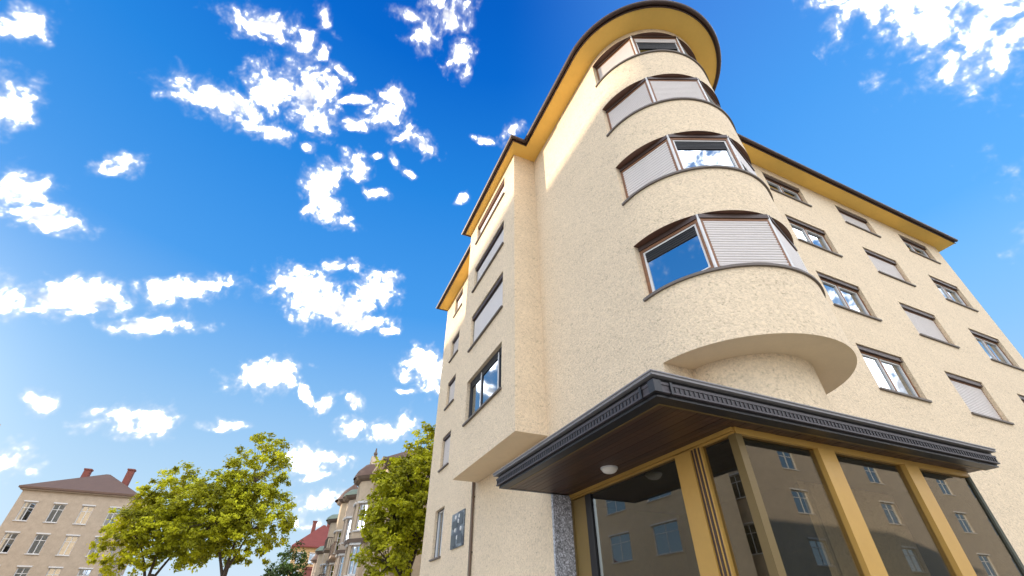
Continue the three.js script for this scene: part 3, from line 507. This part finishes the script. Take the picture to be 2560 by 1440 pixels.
// ------------------------------------------------------------------ trees
function leafMat(c) { return new THREE.MeshPhysicalMaterial({ color: rgb(...c), roughness: 0.75, side: THREE.DoubleSide, transmission: 0.42, thickness: 0, vertexColors: true, specularIntensity: 0.3 }); }
const LEAF = leafMat([0.50, 0.50, 0.018]), DARKLEAF = leafMat([0.07, 0.115, 0.02]), BARK = std([0.09, 0.065, 0.045], { map: stoneMap, roughness: 1 });
function limb(a, b, r0, r1, bend, n = 7) {
  const A = new THREE.Vector3(...a), B = new THREE.Vector3(...b), m = A.clone().lerp(B, 0.5).add(new THREE.Vector3(...bend)), c = new THREE.QuadraticBezierCurve3(A, m, B), g = new THREE.TubeGeometry(c, n, 1, 7), p = g.attributes.position;
  for (let i = 0; i <= n; i++) { const q = c.getPoint(i / n), r = lerp(r0, r1, i / n); for (let k = 0; k <= 7; k++) { const id = i * 8 + k; p.setXYZ(id, q.x + (p.getX(id) - q.x) * r, q.y + (p.getY(id) - q.y) * r, q.z + (p.getZ(id) - q.z) * r); } }
  g.computeVertexNormals(); return g;
}
function tree(label, [x, z], trunkH, blobs, nClumps, perClump, size, mat, seed, group) {
  const o = thing('tree', label, 'tree', [x, 0, z], group), r = rng(seed), gs = () => (r() + r() + r() - 1.5) * 1.2;
  const limbs = [], P = [], N = [], Cc = [];
  const sum = blobs.reduce((a, b) => a + b[3] * b[4] * b[5], 0);
  for (const [bx, by, bz, rx, ry, rz] of blobs) {
    limbs.push(limb([0, trunkH * 0.8, 0], [bx, by, bz], 0.13, 0.03, [gs() * 0.3, 0.3, gs() * 0.3]));
    const n = Math.round(nClumps * (rx * ry * rz) / sum);
    for (let k = 0; k < n; k++) {
      let d; do d = [r() * 2 - 1, r() * 2 - 1, r() * 2 - 1]; while (Math.hypot(...d) > 1 || Math.hypot(...d) < 0.3);
      const l = Math.hypot(...d), e = lerp(0.45, 1.12, Math.pow(r(), 0.5)); d = d.map((v) => v / l);
      const c = [bx + d[0] * rx * e, by + d[1] * ry * e, bz + d[2] * rz * e], cr = (0.35 + 0.4 * r()) * size * 2.8, tone = 0.5 + 0.9 * r();
      if (k % 6 === 0) limbs.push(limb([bx * 0.8, by - ry * 0.2, bz * 0.8], c, 0.035, 0.008, [gs() * 0.2, 0.15, gs() * 0.2], 4));
      for (let m = 0; m < perClump; m++) {
        const q = [c[0] + gs() * cr, c[1] + gs() * cr * 0.7, c[2] + gs() * cr], nn = new THREE.Vector3(gs() + d[0] * 0.7, gs() + 0.7 + d[1] * 0.5, gs() + d[2] * 0.7).normalize(), u = new THREE.Vector3(gs(), gs(), gs()).cross(nn).normalize(), v = nn.clone().cross(u), s = size * (0.6 + 0.7 * r()), t = tone * (0.85 + 0.3 * r());
        const pt = (a, b, h) => [q[0] + (u.x * a + v.x * b) * s + nn.x * h * s, q[1] + (u.y * a + v.y * b) * s + nn.y * h * s, q[2] + (u.z * a + v.z * b) * s + nn.z * h * s];
        const A = pt(0, -0.6, 0), B = pt(0.42, 0.0, 0.14), Cp = pt(0, 0.75, -0.08), D = pt(-0.42, 0.0, 0.14);
        P.push(...A, ...B, ...Cp, ...A, ...Cp, ...D); for (let w = 0; w < 6; w++) { N.push(nn.x, nn.y, nn.z); Cc.push(t, t * (0.96 + 0.06 * r()), t * 0.9); }
      }
    }
  }
  limbs.push(limb([0, -0.1, 0], [0.1, trunkH, 0.05], 0.3, 0.17, [0.1, 0, 0.1], 9));
  obj('trunk', limbs, BARK, o);
  const g = new THREE.BufferGeometry(); g.setAttribute('position', new THREE.Float32BufferAttribute(P, 3)); g.setAttribute('normal', new THREE.Float32BufferAttribute(N, 3)); g.setAttribute('color', new THREE.Float32BufferAttribute(Cc, 3));
  obj('crown', g, mat, o);
}
tree('bright yellow-green leafy tree between the cream building and the ornate houses', [6.1, -27.5], 4.2, [[0.9, 9.6, -0.2, 1.5, 2.2, 1.6], [0.2, 7.6, 0.2, 2.1, 2.2, 2.2], [-1.2, 6.6, 0, 1.4, 2.0, 1.6], [-1.2, 4.4, 0.3, 1.3, 1.5, 1.5], [1.0, 6.0, -0.4, 1.8, 1.3, 1.6], [-1.5, 8.8, -0.6, 0.9, 1.0, 1.1], [1.9, 11, -0.4, 0.9, 1.1, 1]], 680, 44, 0.165, LEAF, 21);
tree('small dark green tree in front of the red-roofed house', [1.2, -96], 5, [[0, 9.5, 0, 2.6, 3.2, 2.6], [-1.8, 7, 0, 2.4, 2.4, 2.4]], 120, 30, 0.34, DARKLEAF, 31);
const TR = 'large street trees left of the ornate row';
tree('tallest of the street trees at left, nearest to the ornate houses', [-4.3, -50], 6, [[0, 12.8, 0, 2.6, 3.6, 2.8], [1.2, 9, 0, 3.0, 3.2, 3], [-2.2, 9.4, 0.5, 2.8, 3.2, 3]], 560, 46, 0.21, LEAF, 41, TR);
tree('broad street tree at left, between the tallest tree and the beige block', [-9.8, -52], 5, [[0, 9.8, 0, 3.2, 3.4, 3], [-2.2, 7.8, 0, 2.6, 2.8, 2.6], [2.2, 8.6, 0.4, 2.8, 3.0, 2.8]], 540, 46, 0.21, LEAF, 51, TR);
renderer.render(scene, camera);
